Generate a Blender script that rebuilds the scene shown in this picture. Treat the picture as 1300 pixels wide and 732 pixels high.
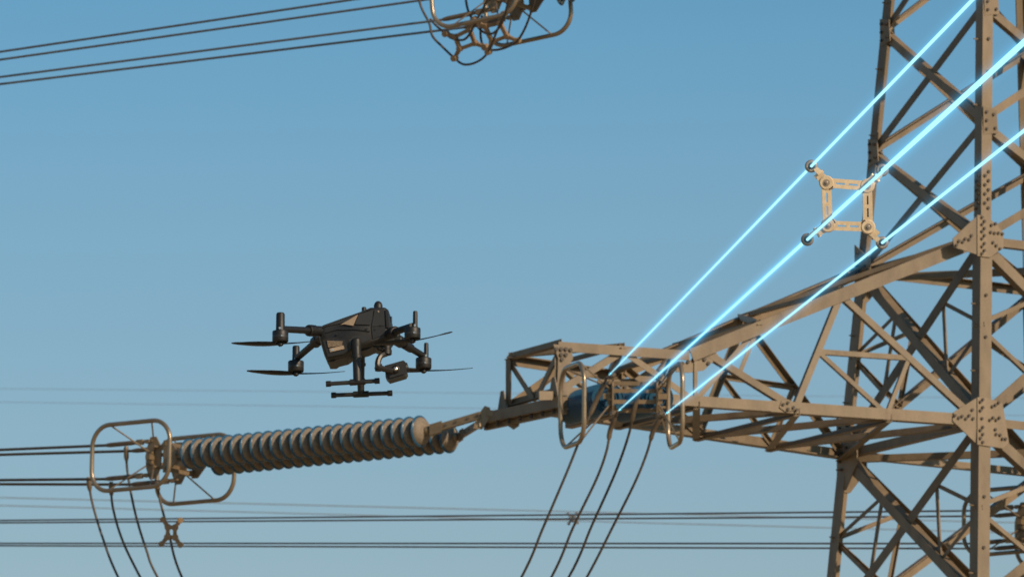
import bpy, bmesh, math, random
from mathutils import Vector, Matrix, Quaternion
random.seed(7)
V = Vector
scn = bpy.context.scene
for o in list(bpy.data.objects): bpy.data.objects.remove(o)

# ------------------------------------------------------------------ camera
FPX = 11000.0                       # focal length in photo pixels (1300 wide)
PITCH = math.radians(10.3)
CAM = V((0, 0, 12.0))
cd = bpy.data.cameras.new('camera'); cam = bpy.data.objects.new('camera', cd)
scn.collection.objects.link(cam); scn.camera = cam
cam.location = CAM; cam.rotation_euler = (math.pi/2 + PITCH, 0, 0)
cd.sensor_width = 36; cd.lens = 36*FPX/1300
cd.clip_start = 0.5; cd.clip_end = 6000
cd.dof.use_dof = True; cd.dof.focus_distance = 48; cd.dof.aperture_fstop = 15.5
FWD = V((0, math.cos(PITCH), math.sin(PITCH))); UPV = V((0, -math.sin(PITCH), math.cos(PITCH))); RGT = V((1, 0, 0))

# ------------------------------------------------------------------ world, sun, exposure
SUN_EL = math.radians(28); SUN_AZ = math.radians(136)      # azimuth clockwise from +Y: behind the camera, to the right
w = bpy.data.worlds.new('World'); scn.world = w; w.use_nodes = True
nt = w.node_tree; bg = nt.nodes['Background']
sky = nt.nodes.new('ShaderNodeTexSky'); sky.sky_type = 'NISHITA'; sky.sun_disc = False
sky.sun_elevation = SUN_EL; sky.sun_rotation = SUN_AZ
sky.air_density = 1.0; sky.dust_density = 0.6; sky.ozone_density = 2.0; sky.altitude = 100
# low haze: the sky pales towards the horizon and deepens to teal blue above
tcw = nt.nodes.new('ShaderNodeTexCoord'); sep = nt.nodes.new('ShaderNodeSeparateXYZ'); nt.links.new(tcw.outputs['Generated'], sep.inputs[0])
rmp = nt.nodes.new('ShaderNodeValToRGB'); nt.links.new(sep.outputs['Z'], rmp.inputs[0]); rmp.color_ramp.interpolation = 'B_SPLINE'
cr = rmp.color_ramp
cr.elements[0].position = 0.02; cr.elements[0].color = (1.04, 0.88, 0.68, 1)
cr.elements[1].position = 0.30; cr.elements[1].color = (0.34, 0.77, 0.88, 1)
for ps, cl_ in ((0.14, (0.955, 0.885, 0.775, 1)), (0.19, (0.72, 0.965, 0.96, 1)), (0.22, (0.48, 0.855, 0.93, 1))):
    el = cr.elements.new(ps); el.color = cl_
mul = nt.nodes.new('ShaderNodeMix'); mul.data_type = 'RGBA'; mul.blend_type = 'MULTIPLY'; mul.inputs[0].default_value = 1.0
nt.links.new(sky.outputs[0], mul.inputs[6]); nt.links.new(rmp.outputs[0], mul.inputs[7])
nt.links.new(mul.outputs[2], bg.inputs[0]); bg.inputs[1].default_value = 0.0995
sl = bpy.data.lights.new('sun', 'SUN'); sl.energy = 4.0; sl.angle = math.radians(0.53); sl.color = (1.0, 0.77, 0.53)
so = bpy.data.objects.new('sun', sl); scn.collection.objects.link(so)
sdir = V((math.sin(SUN_AZ)*math.cos(SUN_EL), math.cos(SUN_AZ)*math.cos(SUN_EL), math.sin(SUN_EL)))
so.rotation_euler = sdir.to_track_quat('Z', 'Y').to_euler(); so.location = (30, -30, 60)
vs = scn.view_settings; vs.view_transform = 'Standard'; vs.look = 'None'; vs.gamma = 1; vs.use_curve_mapping = False
vs.exposure = 0.0
scn.render.resolution_x = 1024; scn.render.resolution_y = 576

# ------------------------------------------------------------------ helpers
def P(px, py, d):
    """photo pixel + depth along the optical axis -> world point"""
    return CAM + RGT*((px-650)/FPX*d) + UPV*((366-py)/FPX*d) + FWD*d
def on_plane(px, py, p0, n):
    r = P(px, py, 1.0) - CAM
    return CAM + r*((p0-CAM).dot(n)/r.dot(n))

def nodes_mat(name):
    m = bpy.data.materials.new(name); m.use_nodes = True
    return m, m.node_tree, m.node_tree.nodes['Principled BSDF']
def steel_mat(name, col, rough=0.55, var=0.22, metallic=0.0, scale=6.0, streak=True, bump=0.15):
    m, t, b = nodes_mat(name); N = t.nodes.new; L = t.links.new
    tc = N('ShaderNodeTexCoord'); mp = N('ShaderNodeMapping'); mp.inputs['Scale'].default_value = (1, 1, 0.35 if streak else 1)
    L(tc.outputs['Object'], mp.inputs[0])
    n1 = N('ShaderNodeTexNoise'); n1.inputs['Scale'].default_value = scale; n1.inputs['Detail'].default_value = 6; L(mp.outputs[0], n1.inputs[0])
    n2 = N('ShaderNodeTexNoise'); n2.inputs['Scale'].default_value = scale*9; n2.inputs['Detail'].default_value = 3; L(tc.outputs['Object'], n2.inputs[0])
    oi = N('ShaderNodeObjectInfo')
    a = N('ShaderNodeMath'); a.operation = 'MULTIPLY_ADD'; L(n2.outputs[0], a.inputs[0]); a.inputs[1].default_value = 0.45; L(n1.outputs[0], a.inputs[2])
    a2 = N('ShaderNodeMath'); a2.operation = 'MULTIPLY_ADD'; L(oi.outputs['Random'], a2.inputs[0]); a2.inputs[1].default_value = 0.40; L(a.outputs[0], a2.inputs[2])
    a3 = N('ShaderNodeMath'); a3.operation = 'MULTIPLY'; L(a2.outputs[0], a3.inputs[0]); a3.inputs[1].default_value = 0.78
    r = N('ShaderNodeValToRGB'); L(a3.outputs[0], r.inputs[0])
    r.color_ramp.elements[0].position = 0.42; r.color_ramp.elements[1].position = 1.15 if False else 1.0
    lo = tuple(c*(1-var) for c in col); hi = tuple(min(1, c*(1+var)) for c in col)
    r.color_ramp.elements[0].color = (lo[0], lo[1]*0.97, lo[2]*0.92, 1); r.color_ramp.elements[1].color = (*hi, 1)
    src = r.outputs[0]
    if streak:
        n3 = N('ShaderNodeTexNoise'); n3.inputs['Scale'].default_value = 3.1; n3.inputs['Detail'].default_value = 8; n3.inputs['Roughness'].default_value = 0.7; L(mp.outputs[0], n3.inputs[0])
        r3 = N('ShaderNodeValToRGB'); L(n3.outputs[0], r3.inputs[0]); r3.color_ramp.elements[0].position = 0.56; r3.color_ramp.elements[1].position = 0.78
        r3.color_ramp.elements[0].color = (0, 0, 0, 1); r3.color_ramp.elements[1].color = (0.7, 0.7, 0.7, 1)
        mx = N('ShaderNodeMix'); mx.data_type = 'RGBA'; L(r3.outputs[0], mx.inputs[0]); L(src, mx.inputs[6]); mx.inputs[7].default_value = (0.10, 0.052, 0.026, 1); src = mx.outputs[2]
    L(src, b.inputs['Base Color'])
    b.inputs['Roughness'].default_value = rough; b.inputs['Metallic'].default_value = metallic
    if bump:
        bp = N('ShaderNodeBump'); bp.inputs['Strength'].default_value = bump; bp.inputs['Distance'].default_value = 0.01
        L(n2.outputs[0], bp.inputs['Height']); L(bp.outputs[0], b.inputs['Normal'])
    return m
M = {}
M['steel'] = steel_mat('weathered_galvanised_steel', (0.185, 0.138, 0.087), var=0.32)
M['fitting'] = steel_mat('fitting_steel', (0.22, 0.162, 0.10), rough=0.45, metallic=0.25, scale=14, streak=False)
M['bolt'] = steel_mat('dull_bolt_steel', (0.045, 0.034, 0.025), rough=0.6, streak=False, bump=0)
M['ring'] = steel_mat('ring_tube_alloy', (0.30, 0.235, 0.165), rough=0.32, metallic=0.55, scale=5, streak=False, bump=0.04)
M['cable'] = steel_mat('weathered_conductor', (0.075, 0.06, 0.047), rough=0.6, scale=20, streak=False)
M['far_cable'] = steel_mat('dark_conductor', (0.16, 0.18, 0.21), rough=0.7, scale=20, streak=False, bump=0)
M['lug'] = steel_mat('lug_alloy', (0.14, 0.105, 0.072), rough=0.5, metallic=0.2, scale=20, streak=False)
M['cast'] = steel_mat('cast_alloy', (0.66, 0.52, 0.355), rough=0.45, metallic=0.15, scale=30, streak=False, bump=0.1)
M['castdark'] = steel_mat('clamp_alloy', (0.30, 0.25, 0.21), rough=0.4, metallic=0.35, scale=30, streak=False, bump=0.1)
M['brown'] = steel_mat('brown_cast_alloy', (0.27, 0.18, 0.105), rough=0.5, metallic=0.1, scale=30, streak=False, bump=0.1)
M['black'] = steel_mat('black_polymer', (0.009, 0.009, 0.0092), rough=0.5, var=0.3, scale=12, streak=False, bump=0.05)
M['body'] = steel_mat('charcoal_shell', (0.017, 0.0168, 0.0165), rough=0.48, var=0.25, scale=9, streak=False, bump=0.04)
M['panel'] = steel_mat('dark_grey_panel', (0.025, 0.024, 0.0225), rough=0.42, var=0.2, scale=9, streak=False, bump=0.03)
M['tan'] = steel_mat('tan_panel', (0.34, 0.26, 0.18), rough=0.4, var=0.2, scale=9, streak=False, bump=0.03)
M['chrome'] = steel_mat('bright_metal', (0.7, 0.66, 0.6), rough=0.25, var=0.1, metallic=0.8, streak=False, bump=0)
M['concrete'] = steel_mat('concrete', (0.32, 0.31, 0.29), rough=0.9, scale=3, streak=False)
# glassy lens
m, t, b = nodes_mat('lens_glass'); b.inputs['Base Color'].default_value = (0.01, 0.012, 0.016, 1); b.inputs['Roughness'].default_value = 0.05; M['lens'] = m
# insulator glass: blue-green toughened glass with a film of dust
m, t, b = nodes_mat('insulator_glass')
n = t.nodes.new('ShaderNodeTexNoise'); n.inputs['Scale'].default_value = 9; n.inputs['Detail'].default_value = 5
r = t.nodes.new('ShaderNodeValToRGB'); t.links.new(n.outputs[0], r.inputs[0])
r.color_ramp.elements[0].position = .35; r.color_ramp.elements[0].color = (0.16, 0.13, 0.10, 1)
r.color_ramp.elements[1].position = .75; r.color_ramp.elements[1].color = (0.27, 0.215, 0.155, 1)
t.links.new(r.outputs[0], b.inputs['Base Color']); b.inputs['Roughness'].default_value = 0.7
M['glass'] = m
m, t, b = nodes_mat('insulator_rim'); b.inputs['Base Color'].default_value = (0.03, 0.12, 0.22, 1); b.inputs['Roughness'].default_value = 0.25
b.inputs['Transmission Weight'].default_value = 0.25; b.inputs['IOR'].default_value = 1.45
M['rim'] = m
# glowing conductors
m = bpy.data.materials.new('glowing_cable'); m.use_nodes = True; t = m.node_tree; t.nodes.clear()
e = t.nodes.new('ShaderNodeEmission'); e.inputs[0].default_value = (0.50, 0.95, 1.0, 1); e.inputs[1].default_value = 1.05
ou = t.nodes.new('ShaderNodeOutputMaterial'); t.links.new(e.outputs[0], ou.inputs[0]); M['glow'] = m
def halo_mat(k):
    m = bpy.data.materials.new('cable_halo_glow'); m.use_nodes = True; t = m.node_tree; t.nodes.clear()
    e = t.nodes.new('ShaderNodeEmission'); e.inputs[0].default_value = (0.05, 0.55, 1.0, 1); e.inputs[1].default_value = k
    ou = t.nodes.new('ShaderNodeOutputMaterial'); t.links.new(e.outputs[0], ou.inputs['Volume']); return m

# mesh builder -------------------------------------------------------------
def basis(d):
    d = d.normalized(); a = V((0, 0, 1)) if abs(d.z) < 0.9 else V((1, 0, 0))
    u = d.cross(a).normalized(); return d, u, d.cross(u).normalized()
class MB:
    def __init__(s): s.v = []; s.f = []; s.m = []
    def add(s, vs, fs, mi=0):
        k = len(s.v); s.v += [V(p) for p in vs]; s.f += [tuple(i+k for i in f) for f in fs]; s.m += [mi]*len(fs); return s
    def prism(s, pts, off, mi=0):
        """polygon pts extruded by vector off"""
        n = len(pts); vs = [V(p) for p in pts] + [V(p)+off for p in pts]
        fs = [tuple(range(n-1, -1, -1)), tuple(range(n, 2*n))] + [(i, (i+1) % n, n+(i+1) % n, n+i) for i in range(n)]
        nrm = (vs[1]-vs[0]).cross(vs[2]-vs[1])
        return s.add(vs, fs, mi)
    def box(s, c, ax, ay, az, mi=0):
        c = V(c); pts = [c-ax-ay-az, c+ax-ay-az, c+ax+ay-az, c-ax+ay-az]
        return s.prism(pts, az*2, mi)
    def bar(s, p0, p1, w, h, up=None, mi=0):
        p0 = V(p0); p1 = V(p1); d, u, v = basis(p1-p0)
        if up is not None:
            v = (up - d*up.dot(d)).normalized(); u = d.cross(v)
        return s.prism([p0-u*w/2-v*h/2, p0+u*w/2-v*h/2, p0+u*w/2+v*h/2, p0-u*w/2+v*h/2], p1-p0, mi)
    def angle(s, p0, p1, u, v, W, T, W2=None):
        p0 = V(p0); p1 = V(p1); d = (p1-p0).normalized(); W2 = W2 or W
        u = (u-d*u.dot(d)).normalized(); v = (v-d*v.dot(d)-u*v.dot(u)).normalized()
        prof = [(0, 0), (W, 0), (W, T), (T, T), (T, W2), (0, W2)]
        return s.prism([p0+u*a+v*b for a, b in prof], p1-p0)
    def tube(s, path, r, n=10, closed=False, mi=0, caps=True):
        path = [V(p) for p in path]; k = len(path); rs = r if isinstance(r, (list, tuple)) else [r]*k
        vs = []; fs = []; pu = None
        for i, p in enumerate(path):
            a = path[(i-1) % k] if (closed or i > 0) else p; b = path[(i+1) % k] if (closed or i < k-1) else p
            d = (b-a).normalized()
            if pu is None: _, u, _ = basis(d)
            else:
                u = pu-d*pu.dot(d)
                u = u.normalized() if u.length > 1e-6 else basis(d)[1]
            pu = u; w_ = d.cross(u)
            for j in range(n):
                t = 2*math.pi*j/n; vs.append(p+(u*math.cos(t)+w_*math.sin(t))*rs[i])
        for i in range(k if closed else k-1):
            i2 = (i+1) % k
            for j in range(n):
                j2 = (j+1) % n; fs.append((i*n+j, i*n+j2, i2*n+j2, i2*n+j))
        if not closed and caps:
            fs.append(tuple(range(n-1, -1, -1))); fs.append(tuple((k-1)*n+j for j in range(n)))
        return s.add(vs, fs, mi)
    def cyl(s, p0, p1, r, r1=None, n=12, mi=0): return s.tube([p0, p1], [r, r if r1 is None else r1], n, mi=mi)
    def lathe(s, prof, o, axis, n=20, mi=0):
        """prof: list of (radius, height along axis)"""
        d, u, v_ = basis(axis); vs = []; fs = []; k = len(prof)
        for (r, h) in prof:
            for j in range(n):
                t = 2*math.pi*j/n; vs.append(V(o)+d*h+(u*math.cos(t)+v_*math.sin(t))*max(r, 1e-4))
        for i in range(k-1):
            for j in range(n):
                j2 = (j+1) % n; fs.append((i*n+j, i*n+j2, (i+1)*n+j2, (i+1)*n+j))
        fs.append(tuple(range(n-1, -1, -1))); fs.append(tuple((k-1)*n+j for j in range(n)))
        return s.add(vs, fs, mi)
ORG = {}
COL = scn.collection
def mesh_of(name, mb, mats, origin=V((0, 0, 0)), smooth=False):
    me = bpy.data.meshes.new(name); me.from_pydata([tuple(p-origin) for p in mb.v], [], mb.f)
    for mt in (mats if isinstance(mats, (list, tuple)) else [mats]): me.materials.append(M[mt])
    for p, i in zip(me.polygons, mb.m): p.material_index = i
    b = bmesh.new(); b.from_mesh(me); bmesh.ops.recalc_face_normals(b, faces=b.faces); b.to_mesh(me); b.free()
    if smooth:
        for p in me.polygons: p.use_smooth = len(p.vertices) <= 4
        if smooth != 'all':
            me.set_sharp_from_angle(angle=math.radians(40))
    return me
def tag(o, label=None, cat=None, group=None, kind=None):
    if label: o['label'] = label
    if cat: o['category'] = cat
    if group: o['group'] = group
    if kind: o['kind'] = kind
    return o
def thing(name, loc, label, cat, group=None):
    o = bpy.data.objects.new(name, None); o.empty_display_size = 0.2; COL.objects.link(o); o.location = loc
    ORG[o.name] = V(loc); return tag(o, label, cat, group)
def part(name, mb, mat, parent, smooth=False, kind=None):
    org = ORG[parent.name]
    o = bpy.data.objects.new(name, mesh_of(name, mb, mat, org, smooth)); COL.objects.link(o); o.parent = parent
    ORG[o.name] = org
    if kind: o['kind'] = kind
    return o
def solo(name, mb, mat, loc, label, cat, group=None, smooth=False, kind=None):
    o = bpy.data.objects.new(name, mesh_of(name, mb, mat, V(loc), smooth)); COL.objects.link(o); o.location = loc
    ORG[o.name] = V(loc); return tag(o, label, cat, group, kind)
def spline(pts, n=8):
    pts = [V(p) for p in pts]; out = []
    for i in range(len(pts)-1):
        a = pts[max(i-1, 0)]; b = pts[i]; c = pts[i+1]; d = pts[min(i+2, len(pts)-1)]
        for k in range(n):
            t = k/n
            out.append(0.5*((2*b)+(c-a)*t+(2*a-5*b+4*c-d)*t*t+(3*b-a-3*c+d)*t**3))
    out.append(pts[-1]); return out
def bolts(points, n, parent, r=0.018, h=0.022, up=V((0, 0, 1))):
    mb = MB()
    for p in points: mb.tube([p-n*0.004, p+n*h], r, 6)
    return part('bolts', mb, 'bolt', parent, kind='stuff')

# ------------------------------------------------------------------ ground
m, t, b = nodes_mat('dry_grassland'); N = t.nodes.new
n = N('ShaderNodeTexNoise'); n.inputs['Scale'].default_value = 0.05; n.inputs['Detail'].default_value = 12
tc = N('ShaderNodeTexCoord'); t.links.new(tc.outputs['Object'], n.inputs[0])
r = N('ShaderNodeValToRGB'); t.links.new(n.outputs[0], r.inputs[0])
r.color_ramp.elements[0].position = .35; r.color_ramp.elements[0].color = (0.30, 0.225, 0.125, 1)
r.color_ramp.elements[1].position = .7; r.color_ramp.elements[1].color = (0.48, 0.37, 0.23, 1)
t.links.new(r.outputs[0], b.inputs['Base Color']); b.inputs['Roughness'].default_value = 0.95; M['ground'] = m
g = MB(); S = 3000; K = 24
g.add([(-S+2*S*i/K, -S+2*S*j/K, 0) for j in range(K+1) for i in range(K+1)],
      [(j*(K+1)+i, j*(K+1)+i+1, (j+1)*(K+1)+i+1, (j+1)*(K+1)+i) for j in range(K) for i in range(K)])
o = bpy.data.objects.new('ground', mesh_of('ground', g, 'ground')); COL.objects.link(o); o['kind'] = 'structure'

# ------------------------------------------------------------------ lattice tower
A0 = P(1243, 533, 100.0); Z0 = A0.z
AB = V((-168, 270, 0))/110; AC = V((270, 168, 0))/110
WID = AB.length; ABu = AB.normalized(); ACu = AC.normalized(); AXIS = -ACu       # AXIS: the way the near crossarm points
CEN = V((A0.x, A0.y, 0)) + (AB+AC)/2
CORN = {'A': -(AB+AC)/2, 'B': (AB-AC)/2, 'C': (AC-AB)/2, 'D': (AB+AC)/2}
def kz(h): return 1-0.0523*h
def leg(c, h):
    q = CEN + CORN[c]*kz(h); return V((q.x, q.y, Z0+h))
LEV = [-Z0+0.35, -25.2, -21.0, -17.2, -13.7, -10.4, -7.4, -4.7, -2.185, 0, 2.167, 3.6, 5.05, 6.6, 8.0, 9.3, 10.6]
tower = thing('transmission_tower', V((CEN.x, CEN.y, 0)), 'tan weathered steel lattice pylon with bolted angle members and long crossarm', 'pylon')
FACES = [('A', 'B', -ACu), ('A', 'C', -ABu), ('B', 'D', ABu), ('C', 'D', ACu)]
INW = {'A': (ABu, ACu), 'B': (-ABu, ACu), 'C': (ABu, -ACu), 'D': (-ABu, -ACu)}
for c in 'ABCD':
    for (h0, h1, W_) in ((LEV[0], -2.185, 0.20), (-2.185, 2.167, 0.165), (2.167, LEV[-1], 0.145)):
        mb = MB(); mb.angle(leg(c, h0+(0.002 if h0 > -20 else 0)), leg(c, h1), INW[c][0], INW[c][1], W_, 0.018); part('leg', mb, 'steel', tower)
    mb = MB(); q = leg(c, LEV[0]); mb.lathe([(0.75, -0.6), (0.75, 0.1), (0.5, 0.2), (0.45, 0.55)], V((q.x, q.y, 0)), V((0, 0, 1)), 16)
    part('footing', mb, 'concrete', tower)
def fbrace(p0, p1, n, off, W_, T=0.01, name='diagonal_brace', shrink=0.0, flip=False):
    d = (p1-p0).normalized(); p0 = p0+d*shrink; p1 = p1-d*shrink
    wv = n.cross(d).normalized()
    if flip: wv = -wv
    mb = MB(); mb.angle(p0+n*off-wv*W_/2, p1+n*off-wv*W_/2, wv, -n, W_, T); return part(name, mb, 'steel', tower)
for i in range(len(LEV)-1):
    h0, h1 = LEV[i], LEV[i+1]
    for (a, b, n) in FACES:
        Wd = 0.12 if h1 <= 2.2 else (0.095 if h1 < 6.1 else 0.08)
        fbrace(leg(a, h0), leg(b, h1), n, -0.020, Wd, shrink=0.05)
        fbrace(leg(b, h0), leg(a, h1), n, -0.034-Wd*0, Wd, shrink=0.05, flip=True)
        if h0 > -8 and h1 < 3:
            # redundant members between the diagonals and the legs
            for (p, q) in ((a, b), (b, a)):
                lo = leg(p, h0); hi = leg(p, h1); fl = leg(q, h0); fh = leg(q, h1)
                q1 = hi.lerp(fl, 0.29); q2 = lo.lerp(fh, 0.29); mid = lo.lerp(hi, 0.53)
                fbrace(q1, q2, n, -0.05, 0.05, 0.006, 'redundant_brace')
                fbrace(q1, mid, n, -0.052, 0.05, 0.006, 'redundant_brace')
                fbrace(q2, mid, n, -0.054, 0.05, 0.006, 'redundant_brace', flip=True)
for h in (-13.7, -7.4, 0, 2.167, 6.6, 8.0, 10.6):
    for (a, b, n) in FACES:
        fbrace(leg(a, h), leg(b, h), n, -0.048, 0.10, 0.01, 'horizontal_strut', shrink=0.04, flip=(h == 0))
for h in (0, 2.167):
    mb = MB(); mb.angle(leg('A', h)+V((0, 0, -.08)), leg('D', h)+V((0, 0, -.08)), V((0, 0, 1)), ABu, 0.08, 0.008); part('horizontal_strut', mb, 'steel', tower)
    mb = MB(); mb.angle(leg('B', h)+V((0, 0, -.1)), leg('C', h)+V((0, 0, -.1)), V((0, 0, 1)), ABu, 0.08, 0.008); part('horizontal_strut', mb, 'steel', tower)

# near crossarm: near (N) and far (F) side trusses
TIPW = 1.10; LARM = 5.17; HT = 0.52
def mid(h): return (leg('A', h)+leg('B', h))/2
TIPN = mid(0) + AXIS*LARM - ABu*TIPW/2; TIPF = mid(0) + AXIS*LARM + ABu*TIPW/2
TK = 0.693
def bot(side, t):
    a, e = (leg('A', 0), TIPN) if side == 'N' else (leg('B', 0), TIPF); return a.lerp(e, t)
def top(side, t):
    a = leg('A', 2.167) if side == 'N' else leg('B', 2.167)
    kn = bot(side, TK)+V((0, 0, HT)); e = (TIPN if side == 'N' else TIPF)+V((0, 0, HT))
    return a.lerp(kn, t/TK) if t <= TK else kn.lerp(e, (t-TK)/(1-TK))
def tx(x): return (1243-x)/535
nN = (bot('N', 1)-bot('N', 0)).cross(V((0, 0, 1))).normalized()
if nN.y > 0: nN = -nN
nF = (bot('F', 1)-bot('F', 0)).cross(V((0, 0, 1))).normalized()
if nF.dot(nN) > 0: nF = -nF
UZ = V((0, 0, 1))
for sd, n in (('N', nN), ('F', nF)):
    for (f, ta, tb, up, wd, nm) in ((bot, 0, 0.5, 1, .13, 'crossarm_chord'), (bot, 0.5, 1.0, 1, .12, 'crossarm_chord'), (top, 0, TK, -1, .15, 'crossarm_chord'), (top, TK, 1.0, -1, .11, 'crossarm_chord')):
        p0, p1 = f(sd, ta), f(sd, tb)
        mb = MB(); mb.angle(p0+n*0.001+UZ*(-up*wd/2), p1+n*0.001+UZ*(-up*wd/2), UZ*up, -n, wd, 0.013); part(nm, mb, 'steel', tower)
    def web(p0, p1, wd, off=-0.016, flip=False): fbrace(p0, p1, n, off, wd, 0.008, 'crossarm_brace', flip=flip)
    T1 = top(sd, tx(1065)); B1 = bot(sd, tx(1008)); B2 = bot(sd, tx(1126)); Aj = bot(sd, 0.0)
    Mj = T1.lerp(Aj, 0.5); Pj = T1.lerp(B1, 0.5)
    web(T1, B1, .075); web(T1, Aj, .075, -0.026); web(Pj, Mj, .06, -0.036); web(Pj, B2, .05, -0.026); web(Mj, B2, .05, -0.036)
    web(top(sd, tx(890)), B1, .08, -0.026); web(top(sd, tx(881)), bot(sd, tx(881)), .04, -0.016)
    Q = top(sd, tx(890)).lerp(B1, 0.4); web(Q, top(sd, tx(960)), .05, -0.036)
    web(bot(sd, tx(881)), top(sd, tx(960)), .06, -0.046)
    web(bot(sd, tx(881)), top(sd, tx(790)), .07, -0.026); web(top(sd, tx(790)), bot(sd, 1), .08, -0.036)
    web(bot(sd, 1), top(sd, 1), .08, -0.016)
# cross members between the two sides, bottom and top planes
def xbrace(p0, p1, wd, dz, nm='crossarm_brace', flip=False):
    d = (p1-p0).normalized(); wv = UZ.cross(d).normalized()*(-1 if flip else 1)
    mb = MB(); mb.angle(p0-wv*wd/2+UZ*dz, p1-wv*wd/2+UZ*dz, wv, UZ, wd, 0.008); part(nm, mb, 'steel', tower)
ts = [0.0, tx(1126), tx(1008), tx(881), 0.84, 1.0]
for i in range(len(ts)-1):
    a, b = ts[i], ts[i+1]
    xbrace(bot('N', a), bot('F', b), .085, -0.075); xbrace(bot('F', a), bot('N', b), .085, -0.087, flip=True)
    if i > 0: xbrace(bot('N', a), bot('F', a), .07, -0.099)
tt = [0.0, tx(1065), tx(960), TK, 0.85, 1.0]
for i in range(len(tt)-1):
    a, b = tt[i], tt[i+1]
    if i % 2 == 0: xbrace(top('N', a), top('F', b), .07, 0.025)
    else: xbrace(top('F', a), top('N', b), .07, 0.025)
    if i > 0: xbrace(top('N', a), top('F', a), .06, 0.037)
xbrace(top('N', 1), top('F', 1), .09, 0.0); xbrace(bot('N', 1), bot('F', 1), .09, -0.02)
# tip end face
fbrace(top('F', 1), bot('F', 1).lerp(bot('N', 1), 0.48), AXIS, -0.01, .07, .008, 'crossarm_brace')
fbrace(top('N', 1), bot('F', 1).lerp(bot('N', 1), 0.52), AXIS, -0.024, .07, .008, 'crossarm_brace')
# anchor beam under the tip
bm0 = TIPF+AXIS*0.10+ABu*0.28; bm1 = TIPN-AXIS*0.05-ABu*0.10
mb = MB(); mb.bar(bm0-UZ*0.14, bm1-UZ*0.14, 0.26, 0.12, UZ); part('anchor_beam', mb, 'steel', tower)
mb = MB(); mb.bar(bm0-UZ*0.235+AXIS*0.02, bm1-UZ*0.235+AXIS*.02, 0.05, 0.05, UZ); part('anchor_beam', mb, 'steel', tower)
mb = MB(); q = bot('N', 0.82); q2 = bot('F', 0.82); mb.bar(q-UZ*0.13, q2-UZ*0.13, 0.10, 0.07, UZ); part('anchor_beam', mb, 'steel', tower)
for q in (TIPF, TIPN):
    mb = MB(); mb.prism([q+AXIS*.06+ABu*.10-UZ*.07, q+AXIS*.06+ABu*-.10-UZ*.07, q+AXIS*.06+ABu*-.03+UZ*.16, q+AXIS*.06+ABu*.03+UZ*.16], AXIS*.014); part('gusset_plate', mb, 'steel', tower)

for k_ in range(7):
    q = bm0.lerp(bm1, .08+.14*k_)-UZ*.205; mb = MB(); mb.cyl(q+AXIS*.09, q+AXIS*.09-UZ*.05, .022, n=6); part('anchor_bolt', mb, 'bolt', tower)
# gusset plates (outlines on the truss planes) with bolts
def plate(px, p0, n, thick=0.014, lift=0.003, bl=None, r=0.018):
    pts = [on_plane(x, y, p0+n*lift, n) for x, y in px]
    mb = MB(); mb.prism(pts, n*thick); o = part('gusset_plate', mb, 'steel', tower)
    if bl: bolts([on_plane(x, y, p0+n*(lift+thick), n) for x, y in bl], n, o, r)
    return o
nAC = (leg('C', 0)-leg('A', 0)).cross(leg('A', 4)-leg('A', 0)).normalized()
if nAC.y > 0: nAC = -nAC
nAB = (leg('B', 0)-leg('A', 0)).cross(leg('A', 4)-leg('A', 0)).normalized()
if nAB.x > 0: nAB = -nAB
pA = leg('A', 0)
plate([(1240, 273), (1252, 275), (1264, 285), (1273, 296), (1273, 315), (1256, 327), (1240, 325)], pA, nAC, bl=
      [(1246, 276), (1249, 281), (1246, 285), (1249, 290), (1246, 294), (1249, 299), (1246, 303), (1249, 309), (1246, 313), (1249, 318), (1246, 322), (1257, 295), (1262, 296), (1267, 296), (1272, 297), (1260, 308), (1264, 312), (1269, 316), (1258, 286), (1263, 284)])
plate([(1239, 275), (1228, 285), (1209, 303), (1211, 314), (1239, 323)], pA, nN, bl=[(1214, 311), (1217, 306), (1222, 307), (1225, 303), (1230, 304), (1233, 299)])
plate([(1240, 504), (1253, 505), (1272, 512), (1276, 535), (1280, 562), (1272, 569), (1240, 564)], pA, nAC, bl=
      [(1247, 507), (1244, 510), (1247, 517), (1244, 521), (1246, 531), (1247, 542), (1244, 546), (1247, 551), (1244, 556), (1247, 561), (1259, 516), (1263, 514), (1267, 511), (1256, 533), (1260, 530), (1264, 533), (1268, 530), (1263, 545), (1264, 551), (1269, 552), (1272, 557), (1276, 557)])
plate([(1239, 505), (1210, 523), (1209, 534), (1239, 563)], pA, nN, bl=[(1212, 527), (1217, 530), (1221, 528), (1226, 531), (1230, 527), (1235, 531), (1234, 520)])
plate([(858, 466), (905, 443), (912, 452), (893, 470), (874, 473), (858, 472)], top('N', .5), nN, bl=[(866, 461), (873, 459), (880, 456), (888, 453), (894, 456), (899, 461)], r=.022)
plate([(992, 509), (1000, 507), (1012, 512), (1014, 520), (996, 522), (989, 517)], bot('N', .5), nN, bl=[(994, 513), (1000, 511), (1000, 519), (1007, 517), (1011, 520)])
plate([(702, 437), (724, 438), (727, 455), (718, 470), (716, 494), (720, 502), (699, 502), (707, 484), (708, 455)], top('N', 1), nN, bl=[(706, 443), (712, 443), (718, 443), (724, 444), (712, 450), (718, 450), (713, 456)], r=.023)
plate([(684, 496), (712, 497), (712, 507), (684, 508)], top('N', 1), nN, lift=.02, bl=[(705, 502)])
plate([(758, 482), (806, 480), (820, 470), (842, 470), (812, 494), (760, 500)], top('N', .9), nN, lift=-.3, bl=[(785, 494), (793, 491), (789, 487), (800, 488), (804, 484), (812, 487)], r=.022)
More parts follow.
